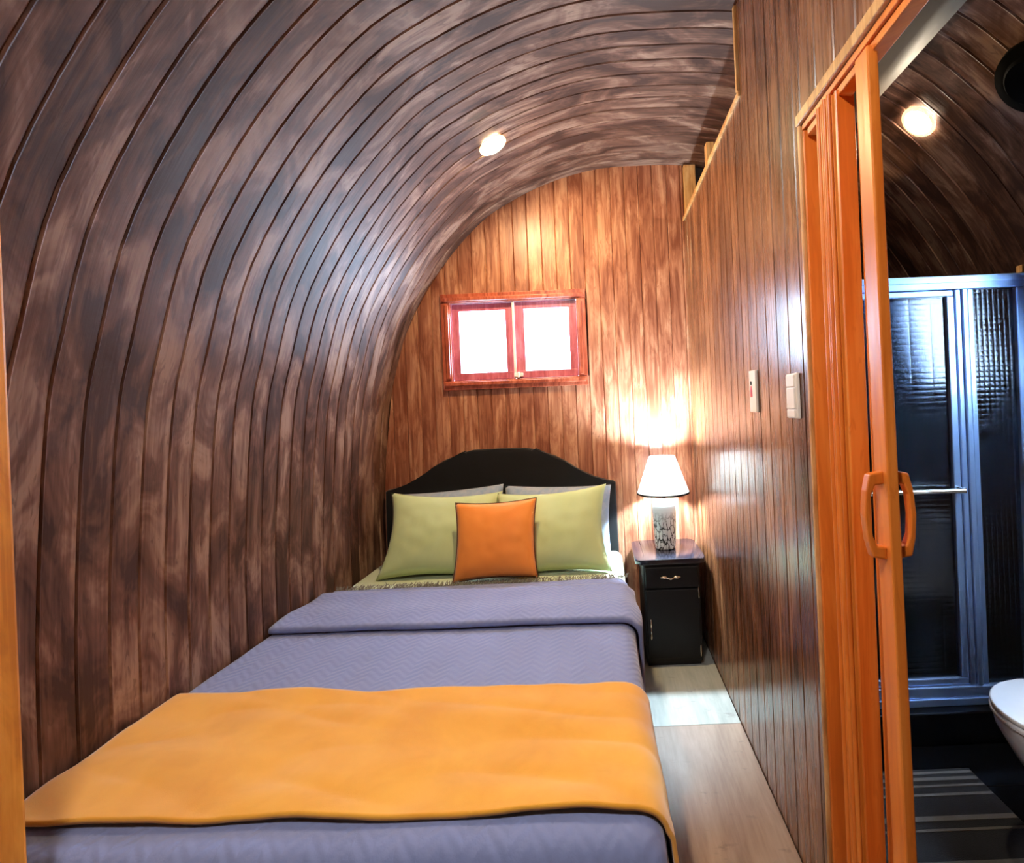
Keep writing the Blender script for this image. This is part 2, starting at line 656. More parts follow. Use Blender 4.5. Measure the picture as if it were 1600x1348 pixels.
while y > JY + 0.02:
    w_ = min(0.0985, y - JY)
    if y - w_ - JY < 0.03:
        w_ = y - JY
    part_plank(y, w_, 0.0, top); y -= w_
y = JY
while y > NY + 0.02:
    w_ = min(0.0985, y - NY); part_plank(y, w_, DH, top); y -= w_
y = NY
while y > -0.9:
    part_plank(y, 0.0985, 0.0, top); y -= 0.0985

# trims of the partition
t = B(); t.box(PX - 0.008, CORE1 + 0.008, STEP - 0.012, D - 0.011, LOWZ, LOWZ + 0.022, 0.003)
struct(t.build('trim_1', M['tan']))
t = B(); t.box(PX - 0.010, PX + 0.012, STEP - 0.006, STEP + 0.012, LOWZ + 0.0225, top, 0.003)
struct(t.build('trim_2', M['tan']))
t = B(); t.box(PX + 0.004, PX + 0.075, D - 0.05, D - 0.011, LOWZ + 0.024, 2.86, 0.003)
struct(t.build('trim_3', M['tan']))
t = B(); t.box(PX - 0.010, PX + 0.006, NY, JY + 0.012, DH - 0.002, DH + 0.026, 0.003)
struct(t.build('trim_4', M['tan']))
t = B(); t.box(PX - 0.007, PX + 0.006, JY - 0.004, JY + 0.010, 0.0, DH - 0.003, 0.003)
struct(t.build('trim_5', M['tan']))
# lining of the doorway
t = B()
t.box(PX + 0.0005, CORE1 + 0.004, JY - 0.016, JY - 0.0045, 0.0, DH - 0.022, 0.002)
t.box(PX + 0.0005, CORE1 + 0.004, NY, JY - 0.0045, DH - 0.020, DH - 0.003, 0.002)
t.box(PX + 0.0005, CORE1 + 0.004, NY + 0.0005, NY + 0.012, 0.0, DH - 0.022, 0.002)
struct(t.build('door_1', M['orange']))

# front wall behind the camera
fw = B(); fw.box(-1.42, 2.02, FRONT - 0.05, FRONT, -0.02, 2.95)
struct(fw.build('wall_front', M['vault']))

# jamb at the left of the frame
j = B(); j.box(-1.10, -0.964, 0.775, 0.835, 0.0, 2.14, 0.006)
struct(j.build('trim_6', M['jamb']))

# ridge board in the bathroom (smooth board that covers the plank joint)
vs, fs = [], []
idx = [i for i, p in enumerate(ARC) if 0.72 <= p.x <= 1.25 and p.y > 2]
for yy in (0.1, D - 0.02):
    for h in (0.004, 0.014):
        for i in idx:
            p = ARC[i] + NRM[i] * h; vs.append((p.x, yy, p.y))
n = len(idx)
for i in range(n - 1):
    fs += [(n + i, n + i + 1, 3 * n + i + 1, 3 * n + i), (i, i + 1, 2 * n + i + 1, 2 * n + i),
           (i, i + 1, n + i + 1, n + i), (2 * n + i, 2 * n + i + 1, 3 * n + i + 1, 3 * n + i)]
fs += [(0, n, 3 * n, 2 * n), (n - 1, 2 * n - 1, 4 * n - 1, 3 * n - 1)]
struct(link('trim_7', mesh('ridge', vs, fs, smooth=True), M['batten']))

# ------------------------------------------------------------------ floor
fl = B(); fl.box(-1.42, 2.02, FRONT, D + 0.05, -0.06, -0.012)
floor = struct(fl.build('floor', M['shell']))
rows = [(2.845, D - 0.012), (2.245, 2.845), (1.045, 2.245), (0.445, 1.045), (-0.155, 0.445), (-0.755, -0.155),
        (FRONT, -0.755)]
for r, (y0, y1) in enumerate(rows):
    cols = [(-1.36, -0.60), (-0.60, PX - 0.002)] if r % 2 else [(-1.36, -0.30), (-0.30, PX - 0.002)]
    for x0, x1 in cols:
        t = B(); t.box(-(x1 - x0) / 2 + 0.0008, (x1 - x0) / 2 - 0.0008, -(y1 - y0) / 2 + 0.0008, (y1 - y0) / 2 - 0.0008,
                       -0.012, 0.0, 0.0012, 1)
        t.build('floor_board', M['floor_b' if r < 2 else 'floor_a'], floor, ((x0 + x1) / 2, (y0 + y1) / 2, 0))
tile_me = None
for i in range(4):
    for k in range(15):
        x0 = PX + 0.052 + i * 0.33; y0 = 2.05 - (k + 1) * 0.22
        if y0 < FRONT:
            continue
        if tile_me is None:
            t = B(); t.box(0.001, 0.329, 0.001, 0.219, -0.012, 0.0, 0.002, 1)
            o = t.build('floor_tile', M['tile'], floor, (x0, y0, 0)); tile_me = o.data
        else:
            link('floor_tile', tile_me, None, floor, (x0, y0, 0))
t = B(); t.box(PX + 0.0005, PX + 0.051, NY, JY - 0.017, -0.012, -0.0005)
t.build('threshold', M['orange'], floor)

# ------------------------------------------------------------------ bedroom window
win = struct(empty('window_1', (-0.5185, D - 0.0105, 1.8405)))
def wpart(name, b, mat, parent=win, smooth=None):
    return b.build(name, mat, parent, smooth=smooth)
HX, HZ = 0.444, 0.295                    # half outer casing
def mould(x0, x1, z0, z1, vertical, name):
    b = B()
    b.box(x0, x1, -0.022, 0.0, z0, z1, 0.004)
    if vertical:
        m_ = (x0 + x1) / 2; sgn = 1 if m_ < 0 else -1
        b.box(m_ + sgn * 0.008 - 0.012, m_ + sgn * 0.008 + 0.012, -0.034, -0.020, z0 + 0.012, z1 - 0.012, 0.005)
    else:
        m_ = (z0 + z1) / 2; sgn = 1 if m_ < 0 else -1
        b.box(x0 + 0.012, x1 - 0.012, -0.034, -0.020, m_ + sgn * 0.008 - 0.012, m_ + sgn * 0.008 + 0.012, 0.005)
    return wpart(name, b, M['casing'])
CW = 0.056
mould(-HX, HX, HZ - CW, HZ, False, 'casing')
mould(-HX, HX, -HZ, -HZ + CW, False, 'casing')
mould(-HX, -HX + CW, -HZ + CW, HZ - CW, True, 'casing')
mould(HX - CW, HX, -HZ + CW, HZ - CW, True, 'casing')
# reveal lining
b = B()
b.box(-HX + CW, HX - CW, 0.0, 0.07, HZ - CW - 0.002, HZ - CW + 0.006); b.box(-HX + CW, HX - CW, 0.0, 0.07, -HZ + CW - 0.006, -HZ + CW + 0.002)
b.box(-HX + CW - 0.006, -HX + CW + 0.002, 0.0, 0.07, -HZ + CW, HZ - CW); b.box(HX - CW - 0.002, HX - CW + 0.006, 0.0, 0.07, -HZ + CW, HZ - CW)
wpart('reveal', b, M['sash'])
def sash(x0, x1, yf, lw, rw):
    z0, z1 = -HZ + CW + 0.003, HZ - CW - 0.003
    b = B()
    b.box(x0, x1, yf, yf + 0.024, z1 - 0.045, z1, 0.004); b.box(x0, x1, yf, yf + 0.024, z0, z0 + 0.045, 0.004)
    b.box(x0, x0 + lw, yf + 0.001, yf + 0.023, z0 + 0.042, z1 - 0.042); b.box(x1 - rw, x1, yf + 0.001, yf + 0.023, z0 + 0.042, z1 - 0.042)
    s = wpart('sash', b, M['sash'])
    g = B(); g.box(x0 + lw - 0.003, x1 - rw + 0.003, yf + 0.010, yf + 0.014, z0 + 0.040, z1 - 0.040)
    wpart('pane', g, M['pane'], s)
sash(-HX + CW + 0.003, -0.004, 0.012, 0.043, 0.052)
sash(-0.003, HX - CW - 0.003, 0.006, 0.064, 0.048)
b = B(); b.box(-0.010, 0.004, -0.010, 0.006, -HZ + CW + 0.004, HZ - CW - 0.004, 0.003)
wpart('closing_strip', b, M['white'])
b = B(); b.box(-0.010, 0.045, -0.020, 0.006, -HZ + CW + 0.010, -HZ + CW + 0.034, 0.003)
b.box(0.012, 0.024, -0.032, -0.018, -HZ + CW + 0.004, -HZ + CW + 0.040, 0.003)
wpart('latch', b, M['white'])

# ------------------------------------------------------------------ bathroom shell and fittings
b = B(); b.box(CORE1 + 0.002, 1.86, D - 0.03, D - 0.002, 0, 2.08)
struct(b.build('wall_bathroom', M['tile']))
b = B(); b.box(CORE1 + 0.0, CORE1 + 0.006, 2.09, D - 0.03, 0, 1.9)
struct(b.build('wall_shower', M['tile']))
b = B(); b.box(1.835, 1.86, 2.09, D - 0.03, 0, 1.55)
struct(b.build('wall_tiled', M['tile']))
b = B(); b.box(CORE1 + 0.008, 1.825, 2.055, 2.19, -0.01, 0.125, 0.006)
struct(b.build('trim_8', M['tile']))
b = B(); b.box(CORE1 + 0.008, 1.825, 2.19, D - 0.03, -0.01, 0.03)
struct(b.build('trim_9', M['tile']))
# added bathroom window out of view, for the blue light on the shower glass
pa, pb = ARC[LO], ARC[HI]
w2 = struct(empty('window_added', (0, 0, 0)))
na = Vector(((pa.y - pb.y), -(pb.x - pa.x))).normalized() * -1
def bar(name, mat, y0, y1, f0, f1, d0, d1, parent=w2):
    a = pa.lerp(pb, f0); c = pa.lerp(pb, f1)
    vs = []
    for yy in (y0, y1):
        for q in (a, c):
            for d_ in (d0, d1):
                p = q - na * d_; vs.append((p.x, yy, p.y))
    fs = [(0, 1, 3, 2), (4, 6, 7, 5), (0, 4, 5, 1), (2, 3, 7, 6), (0, 2, 6, 4), (1, 5, 7, 3)]
    return link(name, mesh(name, vs, fs), mat, parent)
for nm, y0, y1, f0, f1 in (('frame', WY0, WY1, 0, .09), ('frame', WY0, WY1, .91, 1), ('frame', WY0, WY0 + .035, .09, .91),
                           ('frame', WY1 - .035, WY1, .09, .91)):
    bar(nm, M['alu_daylit'], y0, y1, f0, f1, -0.01, 0.06)
bar('pane', M['pane'], WY0 + .03, WY1 - .03, .08, .92, 0.02, 0.026)

enc = empty('shower_enclosure', (1.2, 2.13, 0.125))
tag(enc, 'aluminium framed shower enclosure with textured glass on dark curb', 'shower')
EY0, EY1 = -0.022, 0.022
Z1 = 1.89 - 0.125
b = B(); b.box(-0.585, 0.60, EY0, EY1, Z1 - 0.055, Z1, 0.005); b.box(-0.585, 0.60, EY0 - 0.012, EY0 + 0.004, Z1 - 0.030, Z1 - 0.002, 0.004)
b.build('top_rail', M['alu_daylit'], enc)
b = B(); b.box(-0.585, 0.60, EY0 - 0.01, EY1, 0.0, 0.03, 0.004); b.box(-0.585, 0.60, EY0 - 0.004, EY1, 0.031, 0.075, 0.004)
b.build('bottom_rail', M['alu_daylit'], enc)
b = B()
for i, (x0, x1, dy) in enumerate([(0.272, 0.296, 0.0), (0.298, 0.322, -0.006), (0.324, 0.350, 0.002)]):
    b.box(x0, x1, EY0 + dy, EY1, 0.076, Z1 - 0.056, 0.005)
b.build('centre_post', M['alu_daylit'], enc)
b = B(); b.box(0.525, 0.56, EY0, EY1, 0.076, Z1 - 0.056, 0.005); b.box(0.562, 0.598, EY0 - 0.008, EY1, 0.076, Z1 - 0.056, 0.005)
b.build('side_post', M['alu_daylit'], enc)
b = B(); b.box(-0.583, -0.553, EY0, EY1, 0.076, Z1 - 0.056, 0.005)
b.build('side_post', M['alu_daylit'], enc)
dr = B(); dr.box(-0.55, 0.270, EY0 + 0.006, EY1 - 0.006, Z1 - 0.082, Z1 - 0.058, 0.004); dr.box(-0.55, 0.270, EY0 + 0.006, EY1 - 0.006, 0.078, 0.106, 0.004)
dr.box(0.240, 0.270, EY0 + 0.004, EY1 - 0.006, 0.106, Z1 - 0.082, 0.004); dr.box(-0.55, -0.525, EY0 + 0.006, EY1 - 0.006, 0.106, Z1 - 0.082, 0.004)
door = dr.build('door_frame', M['alu_daylit'], enc)
g = B(); g.box(-0.527, 0.242, -0.003, 0.003, 0.104, Z1 - 0.080); g.build('pane', M['glass_h'], door)
g = B(); g.box(0.348, 0.527, -0.003, 0.003, 0.076, Z1 - 0.056); g.build('pane', M['glass_g'], enc)
tb = B(); tb.tube([(-0.50, -0.055, 0.89), (0.255, -0.055, 0.885)], 0.010, 10)
tb.box(0.245, 0.262, -0.060, -0.016, 0.875, 0.897, 0.003); tb.box(-0.512, -0.495, -0.060, -0.016, 0.879, 0.901, 0.003)
tb.build('towel_bar', M['silver'], door, smooth=40)
b = B(); b.box(0.545, 0.585, -0.03, 0.0, Z1 + 0.001, Z1 + 0.032, 0.003); b.build('bracket', M['tan'], enc)

# toilet
toi = empty('toilet', (1.37, 1.56, 0.0))
tag(toi, 'white ceramic toilet with closed lid beside the shower', 'toilet')
def oval(r, x1):
    pts = []
    for i in range(17):
        a = PI / 2 + PI * i / 16
        pts.append((r * 1.05 * math.cos(a), r * math.sin(a)))
    return pts + [(x1, -r * 0.92), (x1, r * 0.92)]
bm_ = B(); secs = [(0.10, 0.0, 0.30, 0.10), (0.10, 0.12, 0.30, 0.08), (0.135, 0.26, 0.30, 0.02), (0.168, 0.36, 0.30, 0.0), (0.172, 0.395, 0.30, 0.0)]
rings = []
for r, z, x1, dx in secs:
    rings.append([bm_.bm.verts.new((px + dx if px < 0.2 else px, py, z)) for px, py in oval(r, x1)])
for a, c in zip(rings[:-1], rings[1:]):
    nn = len(a)
    for i in range(nn):
        q = (i + 1) % nn
        bm_.bm.faces.new((a[i], a[q], c[q], c[i]))
bm_.bm.faces.new(rings[0][::-1]); bm_.bm.faces.new(rings[-1])
bm_.build('bowl', M['china'], toi, smooth=50)
B().prism(oval(0.180, 0.26), 'z', 0.397, 0.413, 0.005).build('seat', M['china'], toi, smooth=50)
B().prism(oval(0.178, 0.26), 'z', 0.415, 0.432, 0.006).build('lid', M['china'], toi, smooth=50)
b = B(); b.box(0.30, 0.46, -0.19, 0.19, 0.36, 0.74, 0.02); b.build('tank', M['china'], toi, smooth=40)
b = B(); b.box(0.295, 0.465, -0.195, 0.195, 0.741, 0.77, 0.008); b.build('tank_lid', M['china'], toi, smooth=40)

# striped bath mat
mat_ = empty('bath_mat', (1.02, 1.62, 0.001))
tag(mat_, 'dark bath mat with pale woven stripes on the bathroom floor', 'bath mat')
M['mat'] = fabric('dark_mat', rgb('2a2c31'), rgb('1d1f24'), 0.95, 300, 0.5)
M['matstripe'] = fabric('pale_mat', rgb('6d6c6a'), None, 0.95, 300, 0.5)
b = B(); b.box(-0.36, 0.29, -0.30, 0.29, 0.0, 0.010, 0.003); b.build('pile', M['mat'], mat_)
for yy, hw in ((0.268, 0.006), (0.238, 0.008), (0.205, 0.005), (0.165, 0.006), (0.065, 0.010), (0.02, 0.005), (-0.10, 0.01), (-0.2, 0.006)):
    b = B(); b.box(-0.355, 0.285, yy - hw, yy + hw, 0.0095, 0.0125, 0.001); b.build('stripe', M['matstripe'], mat_)

# ------------------------------------------------------------------ recessed lamps
def frame_at(x, y, side, off=0.0):
    p, nn = vault_frame(x, side)
    z = Vector((nn.x, 0, nn.y)); yv = Vector((0, 1, 0)); xv = yv.cross(z)
    m = Matrix((xv, yv, z)).transposed().to_4x4()
    return Matrix.Translation(Vector((p.x, y, p.y)) + z * off) @ m
def downlight(x, y, side, mat, label, r=0.055):
    e = empty('recessed_lamp'); e.matrix_world = frame_at(x, y, side, 0.003)
    tag(e, label, 'lamp')
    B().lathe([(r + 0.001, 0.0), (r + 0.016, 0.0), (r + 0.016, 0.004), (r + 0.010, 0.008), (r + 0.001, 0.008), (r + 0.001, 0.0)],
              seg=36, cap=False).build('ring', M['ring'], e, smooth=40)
    B().lathe([(0.004, 0.0), (r, 0.0), (r, 0.003), (r * 0.8, 0.009), (r * 0.4, 0.013), (0.004, 0.014)], seg=36).build('diffuser', mat, e, smooth=40)
    return e
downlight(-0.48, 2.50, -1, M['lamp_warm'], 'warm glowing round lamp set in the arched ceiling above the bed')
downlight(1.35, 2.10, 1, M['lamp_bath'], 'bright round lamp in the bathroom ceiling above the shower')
downlight(-0.40, 0.15, -1, M['lamp_fill'], 'added ceiling lamp, out of view, that lights the foot of the bed')

fan = empty('extractor_fan'); fan.matrix_world = frame_at(1.45, 1.645, 1, 0.002)
tag(fan, 'round black fixture on the bathroom ceiling at the right edge', 'ceiling fixture')
B().lathe([(0.01, 0.0), (0.118, 0.0), (0.122, 0.012), (0.118, 0.03), (0.09, 0.036)], seg=40).build('housing', M['rubber'], fan, smooth=40)
B().lathe([(0.005, 0.036), (0.085, 0.036), (0.075, 0.046), (0.005, 0.05)], seg=40).build('cover', M['rubber'], fan, smooth=40)

# ------------------------------------------------------------------ folding door
acc = empty('folding_door', (PX, 1.2, 0.0))
tag(acc, 'orange wood-look folding door bunched open at the bathroom doorway', 'door')
H1 = DH - 0.026
def panel(y, x0, x1, slant, name='panel'):
    b = B()
    mtx = Matrix.Rotation(slant, 4, 'Z')
    b.box(0.0, x1 - x0, -0.004, 0.004, 0.012, H1, 0.0015, 1, mtx)
    return b.build(name, M['orange'], acc, (x0, y, 0))
def hinge(y, x):
    b = B(); b.lathe([(0.0055, 0.012), (0.0055, H1)], seg=10)
    return b.build('hinge_strip', M['orange'], acc, (x, y, 0), smooth=40)
zz = [(0.034, 0.0), (0.016, 0.002), (-0.003, -0.002), (-0.021, 0.0)]
for i, (yy, xx) in enumerate(zz):
    panel(yy, xx + 0.001, 0.052, 0.10 * (-1) ** i)
    hinge(yy, xx - 0.004)
panel(-0.040, 0.002, 0.048, 0.14)
hinge(-0.034, 0.060)
panel(-0.052, 0.052, 0.160, -1.87)
# leading post
post = B(); sh = Matrix.Shear('XZ', 4, (0, 0)) if False else Matrix.Identity(4)
post.box(-0.003, 0.019, -0.204, -0.154, 0.012, H1 - 0.004, 0.003)
po = post.build('lead_post', M['orange'], acc)
po.rotation_euler = (math.radians(-0.7), 0, 0)
po.location = (0, -0.012, 0)
def handle(sgn):
    zc, h = 1.175, 0.088
    outer = [(0.0, h), (0.028, h - 0.006), (0.036, h * 0.55), (0.040, 0.0), (0.036, -h * 0.55), (0.028, -h + 0.006), (0.0, -h)]
    inner = [(0.0, -h + 0.026), (0.018, -h + 0.028), (0.026, -h * 0.45), (0.029, 0.0), (0.026, h * 0.45), (0.018, h - 0.028), (0.0, h - 0.026)]
    b = B()
    x0 = -0.003 if sgn < 0 else 0.019
    n_ = len(outer)
    for y0, y1 in ((-0.190, -0.168),):
        O = [[b.bm.verts.new((x0 + sgn * u, yy, zc + v)) for u, v in outer] for yy in (y0, y1)]
        I = [[b.bm.verts.new((x0 + sgn * u, yy, zc + v)) for u, v in inner[::-1]] for yy in (y0, y1)]
        for i in range(n_ - 1):
            for k_ in (0, 1):
                b.bm.faces.new((O[k_][i], O[k_][i + 1], I[k_][i + 1], I[k_][i]))
            b.bm.faces.new((O[0][i], O[0][i + 1], O[1][i + 1], O[1][i]))
            b.bm.faces.new((I[0][i], I[0][i + 1], I[1][i + 1], I[1][i]))
        for e_ in (0, n_ - 1):
            b.bm.faces.new((O[0][e_], O[1][e_], I[1][e_], I[0][e_]))
    o = b.build('handle', M['orange'], po)
    bv = o.modifiers.new('bevel', 'BEVEL'); bv.width = 0.003; bv.segments = 2
handle(-1); handle(1)
tr = B(); tr.box(0.008, 0.042, NY - 1.2 + 0.01, JY - 1.2 - 0.02, DH - 0.040, DH - 0.0205, 0.003)
tr.build('track', M['orange'], acc)

# ------------------------------------------------------------------ switch plates
def plate(name, y0, y1, z0, z1, label):
    e = empty(name, (PX - 0.0005, (y0 + y1) / 2, (z0 + z1) / 2)); tag(e, label, 'switch plate')
    hy, hz = (y1 - y0) / 2, (z1 - z0) / 2
    b = B(); b.box(-0.010, 0.0, -hy, hy, -hz, hz, 0.003); b.build('cover', M['white'], e)
    return e, hy, hz
e, hy, hz = plate('switch_plate', 1.805, 1.883, 1.370, 1.520, 'white wall plate with a small red figure, farther from the door')
b = B(); b.prism([(-0.012, -0.022), (0.012, -0.022), (0.009, 0.004), (0.004, 0.018), (-0.004, 0.018), (-0.009, 0.004)], 'x', -0.0112, -0.0098)
b.build('figure_dress', M['red'], e, (0, 0.012, 0.002))
b = B(); b.lathe([(0.008, -0.0112), (0.008, -0.0098)], seg=14, mtx=Matrix.Rotation(PI / 2, 4, 'Y')); hd = b.build('figure_head', M['rubber'], e, (0, 0.012, 0.030))
e, hy, hz = plate('light_switch', 1.425, 1.505, 1.358, 1.486, 'white three-gang light switch next to the folding door')
for z0, z1 in ((0.026, 0.060), (-0.036, 0.023), (-0.061, -0.039)):
    b = B(); b.box(-0.015, -0.0095, -hy + 0.010, hy - 0.010, z0, z1, 0.002); b.build('rocker', M['white'], e)

# ------------------------------------------------------------------ bed
BX0, BX1, BY0, BY1, BZ = -1.345, 0.085, 1.0, 3.10, 0.545
bed = empty('bed', ((BX0 + BX1) / 2, (BY0 + BY1) / 2, 0)); tag(bed, 'double bed with black scalloped headboard against the plank wall', 'bed')
ox, oy = bed.location.x, bed.location.y
b = B(); b.box(BX0 - ox + .03, BX1 - ox - .03, BY0 - oy + .03, BY1 - oy - .01, 0.06, 0.30, 0.02); b.build('base', M['black'], bed)
for sx in (BX0 + .1, BX1 - .1):
    for sy in (BY0 + .1, BY1 - .1):
        b = B(); b.lathe([(0.03, 0.0), (0.035, 0.06)], seg=16); b.build('leg', M['black'], bed, (sx - ox, sy - oy, 0))
b = B(); b.box(BX0 - ox, BX1 - ox, BY0 + 0.04 - oy, BY1 - oy, 0.301, BZ, 0.05, 5); b.build('mattress', M['sheet'], bed, smooth=60)
half = [(0.0, 1.178), (0.16, 1.176), (0.20, 1.168), (0.215, 1.158), (0.27, 1.145), (0.34, 1.12), (0.40, 1.085), (0.45, 1.05), (0.51, 1.015), (0.57, 0.985), (0.64, 0.962), (0.685, 0.955), (0.70, 0.945)]
cxh = -0.635
poly = [(cxh - ox + u, v) for u, v in half] + [(cxh - ox + 0.705, 0.42), (cxh - ox - 0.705, 0.42)] + [(cxh - ox - u, v) for u, v in half[::-1][:-1]]
B().prism(poly, 'y', 3.105 - oy, 3.157 - oy, 0.012).build('headboard', M['headboard'], bed, smooth=40)
for sx in (-1.2, -0.07):
    b = B(); b.box(sx - ox - .03, sx - ox + .03, 3.12 - oy, 3.15 - oy, 0.0, 0.44, 0.004); b.build('headboard_leg', M['black'], bed)


def drape(name, mat, x0, x1, y0, y1, z, r, drop, foot, thick, wr, seed, nx=90, ny=70, left_drop=0.03, skew=0.0, edge=None, ridges=0.0):
    """cloth lying on a bed top: flat top, rounded over the right edge, hanging by drop; foot=True rounds over y0 too"""
    def cs(s):
        # s 0..1 across
        flat = (x1 - r) - x0
        arc = r * PI / 2
        tot = left_drop + flat + arc + drop
        q = s * tot
        if q < left_drop:
            return x0, -(left_drop - q)
        q -= left_drop
        if q < flat:
            # ease into the wall side
            return x0 + q, 0.0
        q -= flat
        if q < arc:
            a = q / r
            return x1 - r + r * math.sin(a), -r + r * math.cos(a)
        return x1 + 0.02 * math.sin((q - arc) * 6), -r - (q - arc)
    def al(t):
        fdrop = 0.28 if foot else 0.0
        rf = r if foot else 0.0
        flat = y1 - (y0 + rf); arc = rf * PI / 2
        tot = fdrop + arc + flat
        q = t * tot
        if q < fdrop:
            return y0, -rf - (fdrop - q)
        q -= fdrop
        if q < arc:
            a = q / rf
            return y0 + rf - rf * math.cos(a), -rf + rf * math.sin(a)
        return y0 + rf + (q - arc), 0.0
    vs, fs = [], []
    for jy in range(ny + 1):
        for ix in range(nx + 1):
            X, dz = cs(ix / nx); Y, dz2 = al(jy / ny)
            nz = noise.noise(Vector((X * 3 + seed, Y * 5, seed))) + 0.5 * noise.noise(Vector((X * 9, Y * 11 + seed, 3)))
            rdg = ridges * abs(noise.noise(Vector((X * 2.0 + seed, Y * 9 + X * 1.5, seed * 2))))
            k = 1.0
            yy = Y + skew * (X - x0) / (x1 - x0)
            if edge:
                yy += edge * noise.noise(Vector((X * 4, seed, jy / ny * 2)))
            vx = X + (nz * wr * 1.6 if dz < -r * 0.9 else 0)
            vs.append((vx, yy, z + dz + dz2 + nz * wr * k + rdg))
    n = nx + 1
    for jy in range(ny):
        for ix in range(nx):
            a = jy * n + ix
            fs.append((a, a + 1, a + n + 1, a + n))
    me = mesh(name, vs, fs, smooth=True, recalc=False)
    o = link(name, me, mat)
    so = o.modifiers.new('thick', 'SOLIDIFY'); so.thickness = thick; so.offset = -1
    return o

quilt = drape('quilt', M['quilt'], -1.352, 0.096, 0.985, 2.52, 0.5595, 0.06, 0.30, True, 0.008, 0.0035, 3.1, 110, 110, skew=0.02)
tag(quilt, 'blue-grey chevron quilt spread over the bed', 'quilt')
# folded-back band, part of the quilt
vs, fs = [], []
prof = []
fy0, fy1, fz = 2.005, 2.39, 0.566
for k in range(9):
    a = -PI / 2 + PI * k / 8
    prof.append((fy0 + 0.014 - 0.014 * math.cos(a), fz + 0.014 + 0.014 * math.sin(a)))
for k in range(1, 22):
    q = k / 21
    prof.append((fy0 + 0.014 + (fy1 - fy0) * q, fz + 0.028 + 0.006 * math.sin(q * PI * 2.2) - 0.012 * q ** 3))
prof.append((fy1 + 0.016, fz + 0.006))
nxb = 100
for (py, pz) in prof:
    for i in range(nxb + 1):
        s = i / nxb * (1.40 + 0.094 + 0.26)
        if s < 1.40:
            X, dz = -1.352 + s, 0.0
        elif s < 1.494:
            a = (s - 1.40) / 0.06; X, dz = 0.048 + 0.06 * math.sin(a), -0.06 + 0.06 * math.cos(a)
        else:
            X, dz = 0.109, -0.06 - (s - 1.494)
        nz = noise.noise(Vector((X * 4, py * 6, 9.0)))
        vs.append((X + (nz * 0.004 if dz < -0.05 else 0) + (0.0 if dz > -0.03 else (pz - fz) * 0.6), py - 0.02 * (X + 0.6) * 1.0 + 0.012 * noise.noise(Vector((X * 2.2, 4, 1))), pz + dz + nz * 0.005))
n = nxb + 1
for jj in range(len(prof) - 1):
    for i in range(nxb):
        a = jj * n + i
        fs.append((a, a + 1, a + n + 1, a + n))
fo = link('turned_back_band', mesh('band', vs, fs, smooth=True, recalc=False), M['quilt'], quilt)
so = fo.modifiers.new('thick', 'SOLIDIFY'); so.thickness = 0.005; so.offset = -1
# fringe
fr = B()
for i in range(420):
    X = -1.345 + 1.44 * random.random()
    yb = 2.52 + 0.02 * (X + 1.352) / 1.448
    p = Vector((X, yb - 0.006, 0.561)); pts = [p]
    for k in range(3):
        p = p + Vector((random.uniform(-.008, .008), random.uniform(.006, .018), random.uniform(-.003, .006)))
        p.z = max(p.z, 0.551); pts.append(p.copy())
    fr.tube(pts, 0.0016, 4)
for i in range(60):
    pts = [Vector((0.096, 2.50 - 0.02 * random.random(), 0.50 - 0.2 * random.random()))]
    for k in range(2):
        pts.append(pts[-1] + Vector((random.uniform(0.002, .012), random.uniform(0, .014), random.uniform(-.008, .008))))
    fr.tube(pts, 0.0016, 4)
f_ = fr.build('fringe', M['fringe'], quilt); f_['kind'] = 'stuff'

blanket = drape('throw_blanket', M['yellow'], -1.352, 0.109, 1.100, 1.590, 0.575, 0.075, 0.24, False, 0.010, 0.0075, 7.7, 110, 60, left_drop=0.02, skew=-0.035, edge=0.010, ridges=0.018)
tag(blanket, 'mustard yellow fleece throw laid across the foot of the bed', 'blanket')


def pillow(name, mat, w, h, t, center, tilt, yaw, roll, label, group=None, pinch=0.10, seed=1.0, piping=None, crease=0.004):
    N = 30
    vs, fs = [], []
    def pos(u, v, sgn):
        e = (1 - u * u) * (1 - v * v)
        th = t * 0.5 * max(e, 0) ** 0.42
        xx = w / 2 * u * (1 - pinch * (1 - v * v))
        zz_ = h / 2 * v * (1 - pinch * (1 - u * u))
        nz = noise.noise(Vector((xx * 7 + seed, zz_ * 7, sgn))) * crease * 2 + crease * noise.noise(Vector((xx * 22, zz_ * 18 + seed, sgn)))
        sag = 0.12 * t * (-v)
        return Vector((xx, -sgn * (th * (1 + sag / t) + (nz if e > 0.02 else 0)), zz_))
    n = N + 1
    for sgn in (1, -1):
        for jv in range(n):
            for iu in range(n):
                vs.append(pos(-1 + 2 * iu / N, -1 + 2 * jv / N, sgn))
    for k_, sgn in enumerate((1, -1)):
        for jv in range(N):
            for iu in range(N):
                a = k_ * n * n + jv * n + iu
                fs.append((a, a + 1, a + n + 1, a + n))
    me = mesh(name, vs, fs, recalc=False)
    bm = bmesh.new(); bm.from_mesh(me)
    bmesh.ops.remove_doubles(bm, verts=bm.verts, dist=0.0004)
    bmesh.ops.recalc_face_normals(bm, faces=bm.faces)
    bm.to_mesh(me); bm.free()
    for p in me.polygons:
        p.use_smooth = True
    rot = (tilt, roll, yaw)
    if piping:
        e = empty(name, center); e.rotation_euler = rot
        link('cover', me, mat, e)
        pts = []
        for k_ in range(80):
            q = k_ / 80 * 4; s_ = int(q); f = -1 + 2 * (q - s_)
            u, v = [(f, -1), (1, f), (-f, 1), (-1, -f)][s_]
            pts.append(pos(u, v, 1))
        pts.append(pts[0])
        B().tube(pts, 0.0035, 6).build('piping', piping, e, smooth=60)
        o = e
    else:
        o = link(name, me, mat, None, center); o.rotation_euler = rot
    return tag(o, label, 'pillow' if 'pillow' in name else 'cushion', group)

